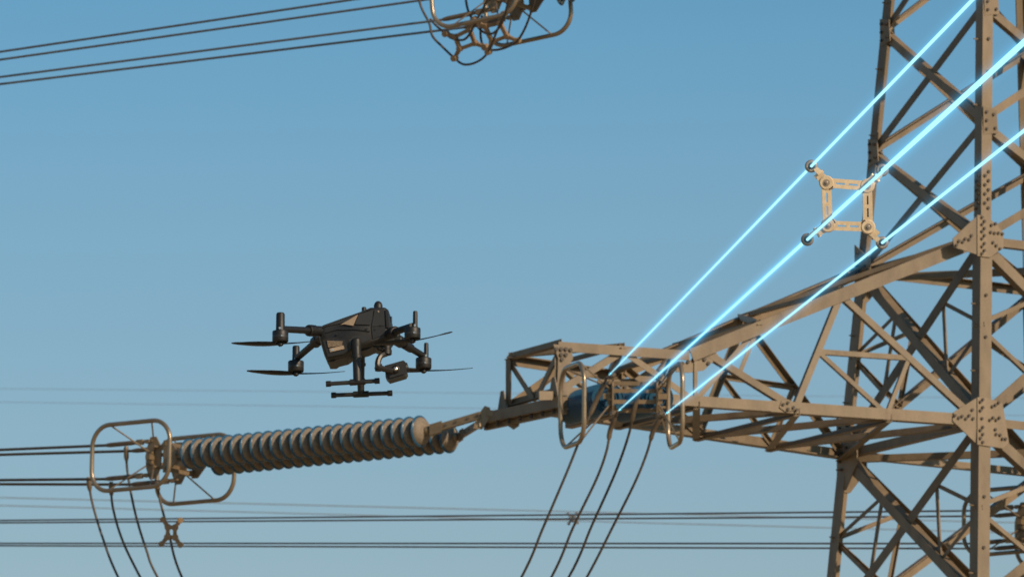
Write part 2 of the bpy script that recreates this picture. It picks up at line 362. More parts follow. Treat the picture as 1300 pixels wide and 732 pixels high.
for h, sc in ((0, 1.0), (2.167, 0.75)):
    q = leg('B', h)
    for nn, ax in ((-ACu, -ABu), (ABu, ACu)):
        s_ = 0.45*sc
        pts = [q+nn*.004+ax*(-.02)+UZ*s_, q+nn*.004+ax*s_*.9+UZ*.12, q+nn*.004+ax*s_*.9-UZ*.16, q+nn*.004+ax*.16-UZ*s_, q+nn*.004-ax*.02-UZ*s_]
        mb = MB(); mb.prism(pts, nn*.014); o = part('gusset_plate', mb, 'steel', tower)
        bolts([q+nn*.018+ax*a_+UZ*z_ for a_, z_ in ((.05, .3*sc), (.09, .2*sc), (.05, .1*sc), (.09, 0), (.05, -.1*sc), (.09, -.2*sc), (.2, .05), (.28, .0), (.24, -.05))], nn, o)
for c, nn, hs in (('A', nAC, (3.6, 5.05)), ('B', nAB, (3.6, 5.05)), ('B', -nAC, (3.6, 5.05))):
    for h in hs:
        q = leg(c, h); ax = ACu if nn is nAC else (ABu if c == 'A' else (-ABu if nn is nAB else ACu))
        pts = [q+nn*.004+ax*.01+UZ*.17, q+nn*.004+ax*.2+UZ*.13, q+nn*.004+ax*.22-UZ*.13, q+nn*.004+ax*.01-UZ*.17]
        mb = MB(); mb.prism(pts, nn*.012); o = part('gusset_plate', mb, 'steel', tower)
        bolts([q+nn*.016+ax*a_+UZ*z_ for a_, z_ in ((.05, .1), (.05, 0), (.05, -.1), (.15, .08), (.17, -.08))], nn, o)
# leg splice bolts and step bolts
mb = MB()
for i in range(9):
    p = leg('A', 2.55+i*.055)+ACu*(0.045 if i % 2 else 0.095); mb.tube([p-ABu*.004, p-ABu*.02], .02, 6)
    p = leg('A', 2.55+i*.055)+ABu*(0.045 if i % 2 else 0.095); mb.tube([p-ACu*-.004, p-ACu*.02], .02, 6)
for h in (-3.6, -3.1, -2.6, -1.5, -.9, 1.0, 1.5, 4.2, 4.6):
    p = leg('A', h)+ACu*.075; mb.tube([p-ABu*.004, p-ABu*.02], .02, 6)
part('bolts', mb, 'bolt', tower, kind='stuff')
for i in range(14):
    for c in 'AB':
        p = leg(c, -5+i*.8)+ABu*.08*(1 if c == 'A' else -1); mb = MB(); mb.cyl(p+ACu*.0, p-ACu*.07, .009, n=6); part('step_bolt', mb, 'steel', tower)

# other crossarms (upper one for the upper line, opposite one for the other circuit)
def simple_arm(c0, c1, axis, hb, ht, L_, tipw, nseg):
    lat = (leg(c1, hb)-leg(c0, hb)).normalized(); m0 = (leg(c0, hb)+leg(c1, hb))/2
    tips = (m0+axis*L_-lat*tipw/2, m0+axis*L_+lat*tipw/2)
    for c, tp in ((c0, tips[0]), (c1, tips[1])):
        b0, t0 = leg(c, hb), leg(c, ht); tt_ = tp+UZ*0.4
        for p0, p1 in ((b0, tp), (t0, tt_)):
            mb = MB(); mb.angle(p0, p1, UZ, lat, .11, .012); part('crossarm_chord', mb, 'steel', tower)
        for i in range(nseg):
            a, b = i/nseg, (i+1)/nseg
            p0, p1 = (b0.lerp(tp, a), t0.lerp(tt_, b)) if i % 2 else (t0.lerp(tt_, a), b0.lerp(tp, b))
            mb = MB(); mb.angle(p0, p1, axis, lat, .07, .008); part('crossarm_brace', mb, 'steel', tower)
        mb = MB(); mb.angle(tp-UZ*.05, tt_+UZ*.06, axis, lat, .09, .01); part('crossarm_brace', mb, 'steel', tower)
    for i in range(nseg):
        a, b = i/nseg, (i+1)/nseg
        p0 = leg(c0, hb).lerp(tips[0], a); p1 = leg(c1, hb).lerp(tips[1], b); mb = MB(); mb.angle(p0-UZ*.02, p1-UZ*.02, axis, UZ, .07, .008); part('crossarm_brace', mb, 'steel', tower)
    mb = MB(); mb.bar(tips[0]-UZ*.08-lat*.2, tips[1]-UZ*.08+lat*.2, .22, .14, UZ); part('anchor_beam', mb, 'steel', tower)
    return tips
UT = simple_arm('A', 'B', AXIS, 6.6, 8.0, 1.25, 1.0, 2)
RT = simple_arm('C', 'D', -AXIS, 0.0, 2.167, 3.0, 1.0, 4)

# ------------------------------------------------------------------ insulators
DR = 0.183; PITCHD = 0.134
def disc_mesh():
    mb = MB(); R = DR
    # bell: dome towards +Z (line end), ribbed open face towards -Z; local origin at the pin
    mb.lathe([(0.030, 0.092), (0.055, 0.088), (0.10, 0.078), (0.135, 0.060), (0.155, 0.038), (0.163, 0.022)], V(), UZ, 28, 0)
    mb.lathe([(0.161, 0.0225), (0.168, 0.024), (0.176, 0.018), (R, 0.010), (R-.002, 0.0), (R-.010, -0.002), (R-.018, 0.012), (0.138, 0.012), (0.132, -0.012), (0.122, -0.012), (0.116, 0.018), (0.10, 0.018), (0.095, -0.008), (0.085, -0.008), (0.08, 0.02), (0.04, 0.02)], V(), UZ, 28, 1)
    return mesh_of('disc', mb, ['glass', 'rim'], smooth=True)
def cap_mesh():
    mb = MB(); mb.lathe([(0.02, 0.09), (0.052, 0.096), (0.052, 0.125), (0.038, 0.142), (0.018, 0.150)], V(), UZ, 14)
    mb.lathe([(0.016, -0.035), (0.016, 0.03)], V(), UZ, 8)
    return mesh_of('metal_cap', mb, 'fitting', smooth=True)
DISC = disc_mesh(); CAP = cap_mesh()
def insulator(p_tower, p_line, label, ndisc):
    """string of bell discs between two points"""
    d = p_line-p_tower; L_ = d.length; q = (-d).to_track_quat('Z', 'Y'); dn = d.normalized()
    root = thing('insulator_string', p_tower, label, 'insulator', 'insulator strings of the power lines')
    pitch = L_/ndisc
    for i in range(ndisc):
        o = bpy.data.objects.new('disc', DISC); COL.objects.link(o); o.parent = root
        o.rotation_mode = 'QUATERNION'; o.rotation_quaternion = q @ Quaternion((0, 0, 1), random.random()*6); o.location = dn*(pitch*(i+1)-.02)
        c = bpy.data.objects.new('metal_cap', CAP); COL.objects.link(c); c.parent = o
    mb = MB(); mb.cyl(p_tower-dn*.05, p_line+dn*.1, .014, n=8); part('pin_rod', mb, 'fitting', root)
    return root

# ------------------------------------------------------------------ dead-end assemblies
def racetrack(c, e, u, a, b, r, n=10):
    pts = []
    for sx, sy, t0 in ((1, 1, 0), (-1, 1, 90), (-1, -1, 180), (1, -1, 270)):
        for k in range(n+1):
            t = math.radians(t0+90*k/n); pts.append(c+e*(sx*(a-r)+r*math.cos(t))+u*(sy*(b-r)+r*math.sin(t)))
    return pts
def dead_end(o, e, label, sl_=0.275, bw=0.5, bh=0.40, ring=True, ra=0.575, rb=0.39, rl=0.62, rc=0.52, tilt=0.0, yaw=(0.0, 0.0), rof=0.0, rdz=-.02, pit=0.0):
    """o: midpoint between the two string ends; e: unit vector along the line away from the tower.
    returns conductor start points keyed by (lateral, up) sign"""
    l = e.cross(UZ).normalized(); u = l.cross(e).normalized()
    root = thing('dead_end_fitting', o, label, 'power fitting', 'dead-end fittings of the power lines')
    at = lambda ee, ll, uu: o+e*ee+l*ll+u*uu
    for s in (-1, 1):
        mb = MB(); mb.prism([at(.10, s*sl_-.012, .06), at(.22, s*sl_-.012, .19), at(.30, s*sl_-.012, .19), at(.30, s*sl_-.012, -.19), at(.22, s*sl_-.012, -.19), at(.10, s*sl_-.012, -.06)], l*.024)
        pl = part('yoke_plate', mb, 'fitting', root)
        mb = MB(); mb.prism([at(.36, s*(sl_-.03)-.010, .12), at(.44, s*(sl_-.03)-.010, .25), at(.52, s*(sl_-.03)-.010, .25), at(.58, s*(sl_-.03)-.010, .10), at(.58, s*(sl_-.03)-.010, -.10), at(.52, s*(sl_-.03)-.010, -.25), at(.44, s*(sl_-.03)-.010, -.25), at(.36, s*(sl_-.03)-.010, -.12)], l*.02)
        part('yoke_plate', mb, 'fitting', root)
        mb = MB()
        mb.bar(at(-.02, s*sl_, 0), at(.14, s*sl_, 0), .05, .05, u); mb.cyl(at(.1, s*sl_-.06, 0), at(.1, s*sl_+.06, 0), .018, n=8); part('link', mb, 'fitting', root)
        for uu in (-.12, .12): mb = MB(); mb.bar(at(.26, s*sl_-s*.02, uu), at(.42, s*(sl_-.03), uu), .03, .045, u); mb.cyl(at(.40, s*sl_-.07, uu), at(.40, s*sl_+.05, uu), .016, n=8); part('link', mb, 'fitting', root)
    for uu, ee in ((.15, .27), (-.15, .27), (.06, .47), (-.06, .47)):
        mb = MB(); mb.bar(at(ee, -sl_-.03, uu), at(ee, sl_+.03, uu), .03, .045, u); part('cross_bar', mb, 'fitting', root)
    starts = {}
    for s in (-1, 1):
        for v in (-1, 1):
            a0 = at(.48, s*(sl_-.03), v*.20); a1 = at(.78, s*bw/2, v*bh/2); a2 = at(1.18, s*bw/2, v*bh/2)
            mb = MB(); mb.cyl(a0, a1, .012, n=8); mb.box(a0.lerp(a1, .28), e*.035, l*.022, u*.022); mb.box(a0.lerp(a1, .66), e*.045, l*.02, u*.03); mb.cyl(a0-l*.05, a0+l*.05, .014, n=8)
            part('adjusting_link', mb, 'fitting', root)
            mb = MB(); mb.tube([a1-e*.06, a1, a1+e*.02, a2-e*.06, a2], [.018, .026, .028, .028, .02], 10); part('dead_end_clamp', mb, 'lug', root, smooth=True)
            starts[(s, v)] = (a1+e*.05, a2)
    if ring:
        for s in (-1, 1):
            yw = yaw[0 if s < 0 else 1]; er = ((e*math.cos(yw)+l*math.sin(yw))*math.cos(pit)+u*math.sin(pit)); ur = (u*math.cos(pit)-e*math.sin(pit))
            c = at(rc, s*rl+rof, rdz); mb = MB(); mb.tube(racetrack(c, er, ur, ra, rb, .25), .0265, 10, closed=True)
            rg = part('grading_ring', mb, 'ring', root, smooth='all')
            for (re_, ru, pe, pu) in ((-.30, rb-.002, .46, .08), (-.30, -rb+.002, .46, -.08), (.32, rb-.004, .50, .05), (.32, -rb+.004, .50, -.05)):
                mb = MB(); mb.cyl(c+er*re_+ur*ru, at(pe, s*(sl_-.03), pu), .010, n=6); part('ring_brace', mb, 'ring', rg)
            mb = MB(); mb.box(at(.48, s*(sl_+.03), 0), e*.03, l*.05, u*.03); part('ring_brace', mb, 'fitting', rg)
    return root, starts, l, u

def wire(path, r, mat, label, cat='cable', group=None, n=8, name='conductor_cable', lugs=()):
    o = solo(name, MB().tube(path, r, n), mat, path[0], label, cat, group, smooth=True)
    for (i0, i1, rr) in lugs:
        seg = path[i0:i1]; k = len(seg)
        part('terminal_lug', MB().tube(seg, [rr*(.65 if j in (0, k-1) else 1) for j in range(k)], 8), 'lug', o, smooth=True)
    return o
def links(p_from, ends, parent_label, plate_at=None):
    pass

# --- assembly 1: left of the near crossarm
SR = P(562, 550, 99.4); SLp = P(257, 580, 101.4)       # middle of the pair: tower end, line end
e1 = V(((P(100, 592, 102.6)-P(257, 592, 101.4)))); e1.z = 0; e1 = e1.normalized()
e1 = (V((SLp.x-SR.x, SLp.y-SR.y, 0)).normalized()*0.98 + V((0, 0, 0.02))).normalized()
lat1 = V((e1.x, e1.y, 0)).cross(UZ).normalized()
for s, nm in ((-1, 'behind its taupe twin'), (1, 'front string of the slanting pair')):
    q0 = SR+lat1*s*.275; q1 = SLp+lat1*s*.275
    near = q0.y < SR.y
    insulator(q0, q1, ('long string of dusty blue bell discs, front one of the slanting pair below the drone' if near else 'long string of blue bell discs half hidden behind the front string below the drone'), 24)
_, st1, l1, u1 = dead_end(SLp+e1*.06, e1, 'steel yoke with two rounded grading rings at line end of long slanting insulator pair')
# link bars from strings to the crossarm tip
ext = thing('extension_link', P(611, 528, 98.9), 'pair of long steel link bars joining slanting insulators to crossarm tip', 'power fitting')
pl = P(612, 530, 98.9)
mb = MB(); mb.prism([pl+V((x, 0, z)) for x, z in ((-.10, -.12), (.0, -.13), (.10, .02), (.09, .12), (.03, .14), (-.06, .02))], V((0, .03, 0))); part('yoke_plate', mb, 'fitting', ext)
for s in (-1, 1):
    q0 = SR+lat1*s*.275; a = q0-e1*.03; b = pl+V((-.02, .015, .03*(1 if q0.y < SR.y else -2)))
    for dz in (-.03, .03):
        mb = MB(); mb.bar(a+V((0, dz, 0)), b+V((0, dz, 0)), .022, .08, UZ); o = part('link_bar', mb, 'fitting', ext)
    mb = MB()
    for k in (.08, .3, .5, .75, .93): p = a.lerp(b, k); mb.cyl(p-V((0, .05, 0)), p+V((0, .05, 0)), .016, n=6)
    part('bolts', mb, 'bolt', ext, kind='stuff')
    mb = MB(); mb.box(a+(b-a)*.1, (b-a).normalized()*.08, V((0, .06, 0)), UZ*.062); part('clevis', mb, 'fitting', ext)
for s in (-1, 1):
    mb = MB(); mb.bar(pl+V((.05, .015, .06)), TIPF.lerp(TIPN, .1 if s < 0 else .45)-UZ*.2, .03, .07, UZ); part('link_bar', mb, 'fitting', ext)
mb = MB(); q = P(652, 538, 98.7); mb.prism([q+V((x, 0, z)) for x, z in ((-.1, .12), (.1, .12), (.06, -.02), (0, -.06), (-.06, -.02))], V((0, .03, 0))); part('yoke_plate', mb, 'fitting', ext)
# conductors leaving to the left
FL = {(-1, 1): 0, (1, 1): 0}
def run_left(st, rows, mat, label, r, dd, xend=-500):
    """rows: for (near/far, up) the pixel line y at x=0 ; straight on from the clamp"""
    for key, (c0, c1) in st.items():
        pass
near_s = 1 if (lat1.y < 0) else -1
for key, y0, lb in (((near_s, 1), 571, 'upper front'), ((-near_s, 1), 577, 'upper rear'), ((near_s, -1), 609, 'lower front'), ((-near_s, -1), 614, 'lower rear')):
    c0, c1 = st1[key]; far = P(-10, y0, 103.6); d = far-c1; path = [c1-e1*.1, c1]+[c1+d*k for k in (.5, 1, 2, 4, 8)]
    wire(path, .017, 'cable', 'thin dark %s wire of the bundle leaving the left grading rings' % lb, group='left line bundle')

# --- assembly 2: the same fitting on the upper line
sh = V((433, -588))
SL2 = P(257+433, 580-596, 101.0); e2h = V((-.86, .51, 0)).normalized()
e2 = (e2h*0.985+UZ*-0.08).normalized(); lat2 = e2h.cross(UZ).normalized()
UTm = (UT[0]+UT[1])/2-UZ*.12
S2R = SL2+(UTm-SL2)*0.86
for s in (-1, 1):
    near = (lat2*s).y < 0
    insulator(S2R+lat2*s*.275, SL2+lat2*s*.275, 'insulator string on the upper line, ' + ('nearer one of its pair' if near else 'farther one of its pair'), 24)
_, st2, l2, u2 = dead_end(SL2+e2*.06, e2, 'steel yoke and grading rings of upper line above two star-shaped jumper spacers')
ext2 = thing('extension_link', UTm, 'steel links joining the upper insulator pair to the upper crossarm', 'power fitting')
for s in (-1, 1):
    mb = MB(); mb.bar(S2R+lat2*s*.275, UTm+V((0, s*.04, 0)), .03, .06, UZ); part('link_bar', mb, 'fitting', ext2)
near2 = 1 if lat2.y < 0 else -1
for key, y0, lb in (((near2, 1), 66, 'upper front'), ((-near2, 1), 76, 'upper rear'), ((near2, -1), 98, 'lower front'), ((-near2, -1), 107, 'lower rear')):
    c0, c1 = st2[key]; far = P(0, y0, 108.0); d = far-c1; path = [c1-e2*.1, c1]+[c1+d*k for k in (.5, 1, 2, 4)]
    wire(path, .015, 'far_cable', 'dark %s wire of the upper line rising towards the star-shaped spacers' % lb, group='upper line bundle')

# --- assembly 3: far circuit on the other side of the tower, seen through the lattice
RTm = (RT[0]+RT[1])/2-UZ*.12
SL3 = P(1362, 662, 104.2); e3h = V((-.83, .56, 0)).normalized(); e3 = (e3h+UZ*.01).normalized(); lat3 = e3h.cross(UZ).normalized()
S3R = SL3+(RTm-SL3)*.88
for s in (-1, 1):
    near = (lat3*s).y < 0
    insulator(S3R+lat3*s*.275, SL3+lat3*s*.275, 'insulator string of far circuit beyond the pylon, ' + ('nearer' if near else 'farther') + ' one', 24)
_, st3, l3, u3 = dead_end(SL3+e3*.06, e3, 'steel yoke and grading ring seen through the pylon lattice, low beside its leg')
ext3 = thing('extension_link', RTm, 'steel links joining far circuit insulators to the opposite crossarm', 'power fitting')
for s in (-1, 1):
    mb = MB(); mb.bar(S3R+lat3*s*.275, RTm+V((0, s*.04, 0)), .03, .06, UZ); part('link_bar', mb, 'fitting', ext3)
near3 = 1 if lat3.y < 0 else -1
for key, y0, lb in (((near3, 1), 660, 'upper front'), ((-near3, 1), 663, 'upper rear'), ((near3, -1), 689, 'lower front'), ((-near3, -1), 692, 'lower rear')):
    c0, c1 = st3[key]; far = P(0, y0, 128.0); d = far-c1; path = [c1-e3*.1, c1]+[c1+d*k for k in (.5, 1, 2, 3)]
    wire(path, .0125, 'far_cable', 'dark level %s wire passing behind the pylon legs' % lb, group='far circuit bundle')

# --- assembly 4: towards the camera, below the crossarm tip, carrying the glowing conductors
EN = {'TL': ((773, 476), (1030, 211)), 'TR': ((831, 480), (1120, 216)), 'BL': ((785, 521), (1025, 304)), 'BR': ((845, 525), (1120, 308))}
D4, DS = 95.3, 60.0
ends = {k: (P(*a, D4), P(*b, DS)) for k, (a, b) in EN.items()}
c4 = sum((a for a, _ in ends.values()), V())/4; c4b = sum((b for _, b in ends.values()), V())/4
e4 = (c4b-c4).normalized()
o4 = c4-e4*1.0
l4 = e4.cross(UZ).normalized(); u4 = l4.cross(e4)
att = P(757, 520, 98.9); YS = 1 if l4.x > 0 else -1
for s in (-1, 1):
    p_line = o4+l4*s*.275-e4*.04; p_t = P(724, 518, 98.9) if (l4*s).x < 0 else P(790, 516, 98.9)
    insulator(p_t, p_line, 'blue disc insulator string seen end-on under crossarm, ' + ('nearer the arm tip' if (l4*s).x < 0 else 'farther from the arm tip'), 22)
    mb = MB()
_, st4, _, _ = dead_end(o4, e4, 'steel yoke between two upright grading rings where the glowing cyan cables end', bw=.52, bh=.42, rb=.44, ra=.48, rc=.42, rl=.57, yaw=(math.radians(14 if YS > 0 else -7), math.radians(7 if YS > 0 else -14)), rof=-.12*YS, rdz=-.10, pit=math.radians(4))
ext4 = thing('extension_link', att, 'short steel links tying end-on insulators to underside of crossarm', 'power fitting')
for px in (735, 790):
    mb = MB(); mb.bar(P(px, 517, 98.85), P(px-4, 510, 99.25)+UZ*.03, .04, .07, UZ); part('link_bar', mb, 'fitting', ext4)

HALO = [(.0125, .50), (.017, .30), (.024, .17), (.034, .07), (.05, .032), (.072, .018)]  # nested emissive shells added to imitate the soft bloom around each cable
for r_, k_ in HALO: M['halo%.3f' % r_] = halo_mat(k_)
for key, (a, b) in ends.items():
    d = (b-a).normalized(); far = a+d*((b-a).length*3.4)
    place = {'TL': 'upper left corner of the square spacer', 'TR': 'upper right corner of the square spacer', 'BL': 'lower left corner of the square spacer', 'BR': 'lower right corner of the square spacer'}[key]
    o = solo('glowing_cable', MB().tube([a-d*.05, a+d*1.2, a+d*5, b, far], [.003, .005, .0075, .0100, .0115], 12), 'glow', a, 'straight glowing cyan cable held by the ' + place, 'cable', 'glowing cyan cables', smooth=True)
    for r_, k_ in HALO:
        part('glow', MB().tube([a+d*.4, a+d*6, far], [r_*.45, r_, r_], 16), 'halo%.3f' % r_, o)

# ------------------------------------------------------------------ jumper loops
def jump(pts, label, group, lugs=True, r=.0145):
    path = spline([P(*p) for p in pts], 8); n_ = len(path)
    return wire(path, r, 'cable', label, 'cable', group, 8, 'jumper_cable', ((0, 6, .03), (n_-13, n_-3, .028)) if lugs else ())
gj = 'jumper loops under the crossarm'
jump([(112, 605, 102.5), (117, 637, 102.5), (131, 684, 102.4), (150, 732, 102.2), (205, 840, 101.5), (330, 950, 100.2), (470, 950, 98.8), (590, 855, 97.2), (662, 732, 96.2), (690, 668, 95.9), (720, 598, 95.7), (741, 545, 95.6), (756, 510, 95.6), (771, 478, 95.5)], 'jumper cable looping under crossarm, outermost on the left rings side', gj)
jump([(141, 611, 102.0), (143, 642, 102.0), (155, 684, 101.9), (178, 732, 101.8), (235, 840, 101.2), (360, 950, 100.2), (500, 950, 98.8), (630, 850, 97.2), (700, 732, 96.2), (728, 668, 95.9), (757, 608, 95.7), (770, 572, 95.6), (775, 545, 95.6), (784, 523, 95.5)], 'jumper cable looping under crossarm, ending at lower left glowing cable', gj)
jump([(160, 566, 102.4), (162, 600, 102.4), (172, 652, 102.3), (186, 698, 102.2), (200, 732, 102.1), (262, 840, 101.5), (390, 950, 100.4), (530, 950, 99.0), (650, 845, 97.6), (722, 732, 96.6), (752, 665, 96.3), (781, 600, 96.0), (798, 552, 95.8), (805, 520, 95.7), (815, 485, 95.7)], 'jumper cable looping under crossarm, hung from upper left wire clamp', gj)
jump([(199, 611, 101.8), (203, 634, 101.8), (214, 675, 101.7), (231, 732, 101.6), (290, 840, 101.2), (410, 950, 100.2), (560, 950, 99.0), (680, 845, 97.4), (745, 732, 96.4), (778, 668, 96.1), (806, 612, 95.8), (821, 575, 95.7), (830, 545, 95.6), (842, 527, 95.5)], 'jumper cable looping under crossarm, threaded through small jumper spacer', gj)
gu = 'jumper loops of the upper line'
jump([(529, -12, 102.0), (535, 10, 102.0), (545, 30, 101.9), (549, 46, 101.8), (562, 60, 101.7), (577, 74, 101.6), (589, 82, 101.5), (605, 79, 101.2), (619, 67, 101.0), (632, 37, 100.6), (645, 8, 100.3), (655, -30, 100.0)], 'dark upper jumper wire with the lowest hanging loop', gu, False)
jump([(546, 24, 101.6), (552, 31, 101.6), (562, 40, 101.5), (572, 48, 101.4), (582, 51, 101.3), (590, 50, 101.2), (597, 42, 101.1), (606, 24, 100.9), (616, 6, 100.6), (628, -25, 100.2)], 'dark upper jumper wire crossing left star-shaped spacer', gu, False)
jump([(590, -10, 101.4), (594, 13, 101.3), (602, 28, 101.1), (612, 40, 101.0), (624, 43, 100.8), (633, 36, 100.6), (640, 22, 100.4), (648, -10, 100.1)], 'dark upper jumper wire with short loop between the star-shaped spacers', gu, False)
jump([(612, 20, 101.4), (610, 40, 101.3), (612, 55, 101.2), (620, 63, 101.1), (634, 63, 101.0), (648, 58, 100.8), (657, 52, 100.6), (667, 35, 100.4), (676, 10, 100.2), (686, -25, 100.0)], 'dark upper jumper wire passing right star-shaped spacer', gu, False)

def star_spacer(ends_px, d, label, w_=.046, hub=.5, ring_r=.038, name='jumper_spacer', group='jumper spacers', mt='brown'):
    E = [P(x, y, d+k) for (x, y, k) in ends_px]; c = sum(E, V())/4
    n_ = (E[2]-E[0]).cross(E[3]-E[1]).normalized()
    root = thing(name, c, label, 'spacer', group)
    H = [c.lerp(q, hub) for q in E]
    for i in range(4):
        mb = MB(); mb.bar(H[i], H[(i+1) % 4], .045, w_*.8, n_); part('frame_bar', mb, mt, root)
        mb = MB(); mb.tube([H[i]-n_*.032, H[i]+n_*.032], w_*.72, 10); part('hub', mb, mt, root)
        d_ = (E[i]-H[i]).normalized(); sd = n_.cross(d_)
        mb = MB(); mb.prism([H[i]-sd*w_*.5-n_*.02, E[i]-sd*w_*.32-n_*.02, E[i]+sd*w_*.32-n_*.02, H[i]+sd*w_*.5-n_*.02], n_*.04); part('arm', mb, mt, root)
        mb = MB(); mb.tube([E[i]-n_*.035, E[i]+n_*.035], ring_r, 10); part('clamp', mb, mt, root)
    return root
star_spacer([(566, 43, 0), (577, 74, 0), (616, 60, -.25), (602, 25, -.25)], 101.4, 'left star-shaped spacer on upper jumper wires at the lowest loop')
star_spacer([(602, 27, .1), (620, 66, .1), (657, 52, -.1), (640, 18, -.1)], 100.9, 'right star-shaped spacer on upper jumper wires beneath the grading rings')
star_spacer([(207, 659, 0), (205, 690, 0), (229, 691, 0), (229, 660, 0)], 101.7, 'small X-shaped tan spacer on a jumper below the left rings', w_=.058, hub=.4, ring_r=.036)

star_spacer([(721, 652, 0), (722, 664, 0), (733, 663, 0), (732, 651, 0)], 113.8, 'tiny spacer on the upper level wires low behind the jumper cables', w_=.03, hub=.45, ring_r=.022, name='line_spacer', group=None, mt='far_cable')

# ------------------------------------------------------------------ square spacer on the glowing bundle
cS = c4b; exS = ((ends['TR'][1]-ends['TL'][1])+(ends['BR'][1]-ends['BL'][1])).normalized()
nS = exS.cross((ends['TL'][1]-ends['BL'][1])).normalized()
if nS.y > 0: nS = -nS
eyS = nS.cross(exS)
if eyS.z < 0: eyS = -eyS
spc = thing('bundle_spacer', cS, 'square tan cast spacer with slotted bars holding the glowing cables apart', 'spacer')
k = DS/FPX
def S2(px, py, dn=0.0):
    q = on_plane(px, py, cS, nS); return q+nS*dn
HB = {'TL': (1049, 232), 'TR': (1101, 236), 'BR': (1102, 288), 'BL': (1051, 286)}
TH = .056
for a, b in (('TL', 'TR'), ('TR', 'BR'), ('BR', 'BL'), ('BL', 'TL')):
    pa, pb = S2(*HB[a]), S2(*HB[b]); d = (pb-pa).normalized(); L_ = (pb-pa).length; wv = nS.cross(d).normalized()
    hw = .033; sw = .0058
    def cell(t0, t1, v0, v1):
        mb.prism([pa+d*t0*L_+wv*v0-nS*TH/2, pa+d*t1*L_+wv*v0-nS*TH/2, pa+d*t1*L_+wv*v1-nS*TH/2, pa+d*t0*L_+wv*v1-nS*TH/2], nS*TH)
    mb = MB()
    cell(.06, .94, sw, hw); cell(.06, .94, -hw, -sw)
    for t0, t1 in ((.06, .24), (.455, .545), (.76, .94)): cell(t0, t1, -sw+.0002, sw-.0002)
    part('frame_bar', mb, 'cast', spc)
    mb = MB(); mb.prism([pa+d*.07*L_-wv*(hw*1.0)-nS*TH*.35, pa+d*.93*L_-wv*hw-nS*TH*.35, pa+d*.93*L_+wv*hw-nS*TH*.35, pa+d*.07*L_+wv*hw-nS*TH*.35], nS*.003)
for key, (hx, hy) in HB.items():
    hp = S2(hx, hy); E = ends[key][1]; d = (E-hp).normalized(); d = (d-nS*d.dot(nS)).normalized(); sd = nS.cross(d)
    ring = hp; mb = MB(); mb.lathe([(.043, -.036), (.050, -.03), (.050, .028), (.044, .035)], hp, nS, 20); hb = part('hub', mb, 'cast', spc, smooth=True)
    mb = MB(); mb.lathe([(.024, .033), (.024, .039), (.012, .039), (.012, .046), (.009, .048)], hp, nS, 14); part('bolt_head', mb, 'castdark', hb, smooth=True)
    # inner lug web towards the middle of the frame with its oval pin
    c_in = hp-d*.045; mb = MB(); mb.prism([hp-d*.01-sd*.05-nS*.014, hp-d*.062-nS*.014-sd*.018, hp-d*.062-nS*.014+sd*.018, hp-d*.01+sd*.05-nS*.014], nS*.027); part('web', mb, 'cast', spc)
    mb = MB(); mb.prism([c_in-sd*.016-d*.009+nS*.02, c_in+sd*.016-d*.009+nS*.02, c_in+sd*.016+d*.009+nS*.02, c_in-sd*.016+d*.009+nS*.02], nS*.012); part('pin', mb, 'bolt', spc)
    q0 = hp+d*.03; q1 = E-d*.03-nS*(E-hp).dot(nS)*0; q1 = hp+d*((E-hp).length-.028); L2 = (q1-q0).length; qm = q0.lerp(q1, .5)
    mb = MB(); mb.prism([q0-sd*.034-nS*.018, qm-sd*.027-nS*.018, qm+sd*.027-nS*.018, q0+sd*.034-nS*.018], nS*.040); ar = part('arm', mb, 'cast', spc)
    mb = MB(); mb.prism([qm-sd*.030-nS*.012-d*.004, q1-sd*.027-nS*.012, q1+sd*.006-nS*.012, qm+sd*.006-nS*.012-d*.004], nS*.046); mb.cyl(qm-sd*.038+nS*.006, qm+sd*.034+nS*.006, .014, n=10); part('hinge', mb, 'cast', ar)
    cable_d = (ends[key][1]-ends[key][0]).normalized()
    cc_ = hp+d*((E-hp).length)
    mb = MB(); mb.tube([cc_+(d*math.cos(t_)+sd*math.sin(t_))*.032 for t_ in [2*math.pi*i_/20 for i_ in range(20)]], .0135, 8, closed=True); cl = part('clamp', mb, 'castdark', spc, smooth='all')
    mb = MB(); mb.tube([cc_-nS*.02, cc_+nS*.012], .024, 14); part('bushing', mb, 'bolt', cl, smooth=True)

# ------------------------------------------------------------------ far lines
gf = 'faint lines of a distant circuit'
for (y0, y1, dp, r_, lb) in ((493, 505, 520, .013, 'faintest distant line above the slanting insulators'), (510, 527, 500, .013, 'faint distant line just below the drone skids'),
                         (631, 663, 330, .020, 'pale distant line, upper of the two sloping down to the right'), (641, 676, 330, .020, 'pale distant line, lower of the two sloping down to the right')):
    a = P(-900, y0-(y1-y0)*900/1300, dp); b = P(2200, y1+(y1-y0)*900/1300, dp)
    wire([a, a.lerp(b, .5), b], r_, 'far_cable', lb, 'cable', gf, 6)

# ------------------------------------------------------------------ drone
DD = 39.3; DK = 280.0
rot = Matrix.Rotation(math.radians(-3.7), 4, 'Z') @ Matrix.Rotation(math.radians(-2.0), 4, 'X')
drone = thing('quadcopter_drone', P(450, 445, DD), 'black quadcopter drone with gimbal camera and two landing skids flying before the insulators', 'drone')
drone.rotation_euler = rot.to_euler(); ORG[drone.name] = V((0, 0, 0))
def dl(px, py, y=0.0): return V(((px-450-18*y)/DK, y, (445-py+59*y)/DK))
def dpart(name, mb, mat, parent=None, smooth=False, kind=None): return part(name, mb, mat, parent or drone, smooth, kind)
DY = V((0, 1, 0)); DX = V((1, 0, 0))
prof = [(404, 416), (410, 411), (435, 402), (458, 394), (470, 389), (480, 388.5), (489, 389), (493, 392), (496, 408), (498, 423), (494, 430), (484, 434), (472, 438), (456, 442), (447, 446), (438, 452), (416, 457), (412, 450), (406, 430)]
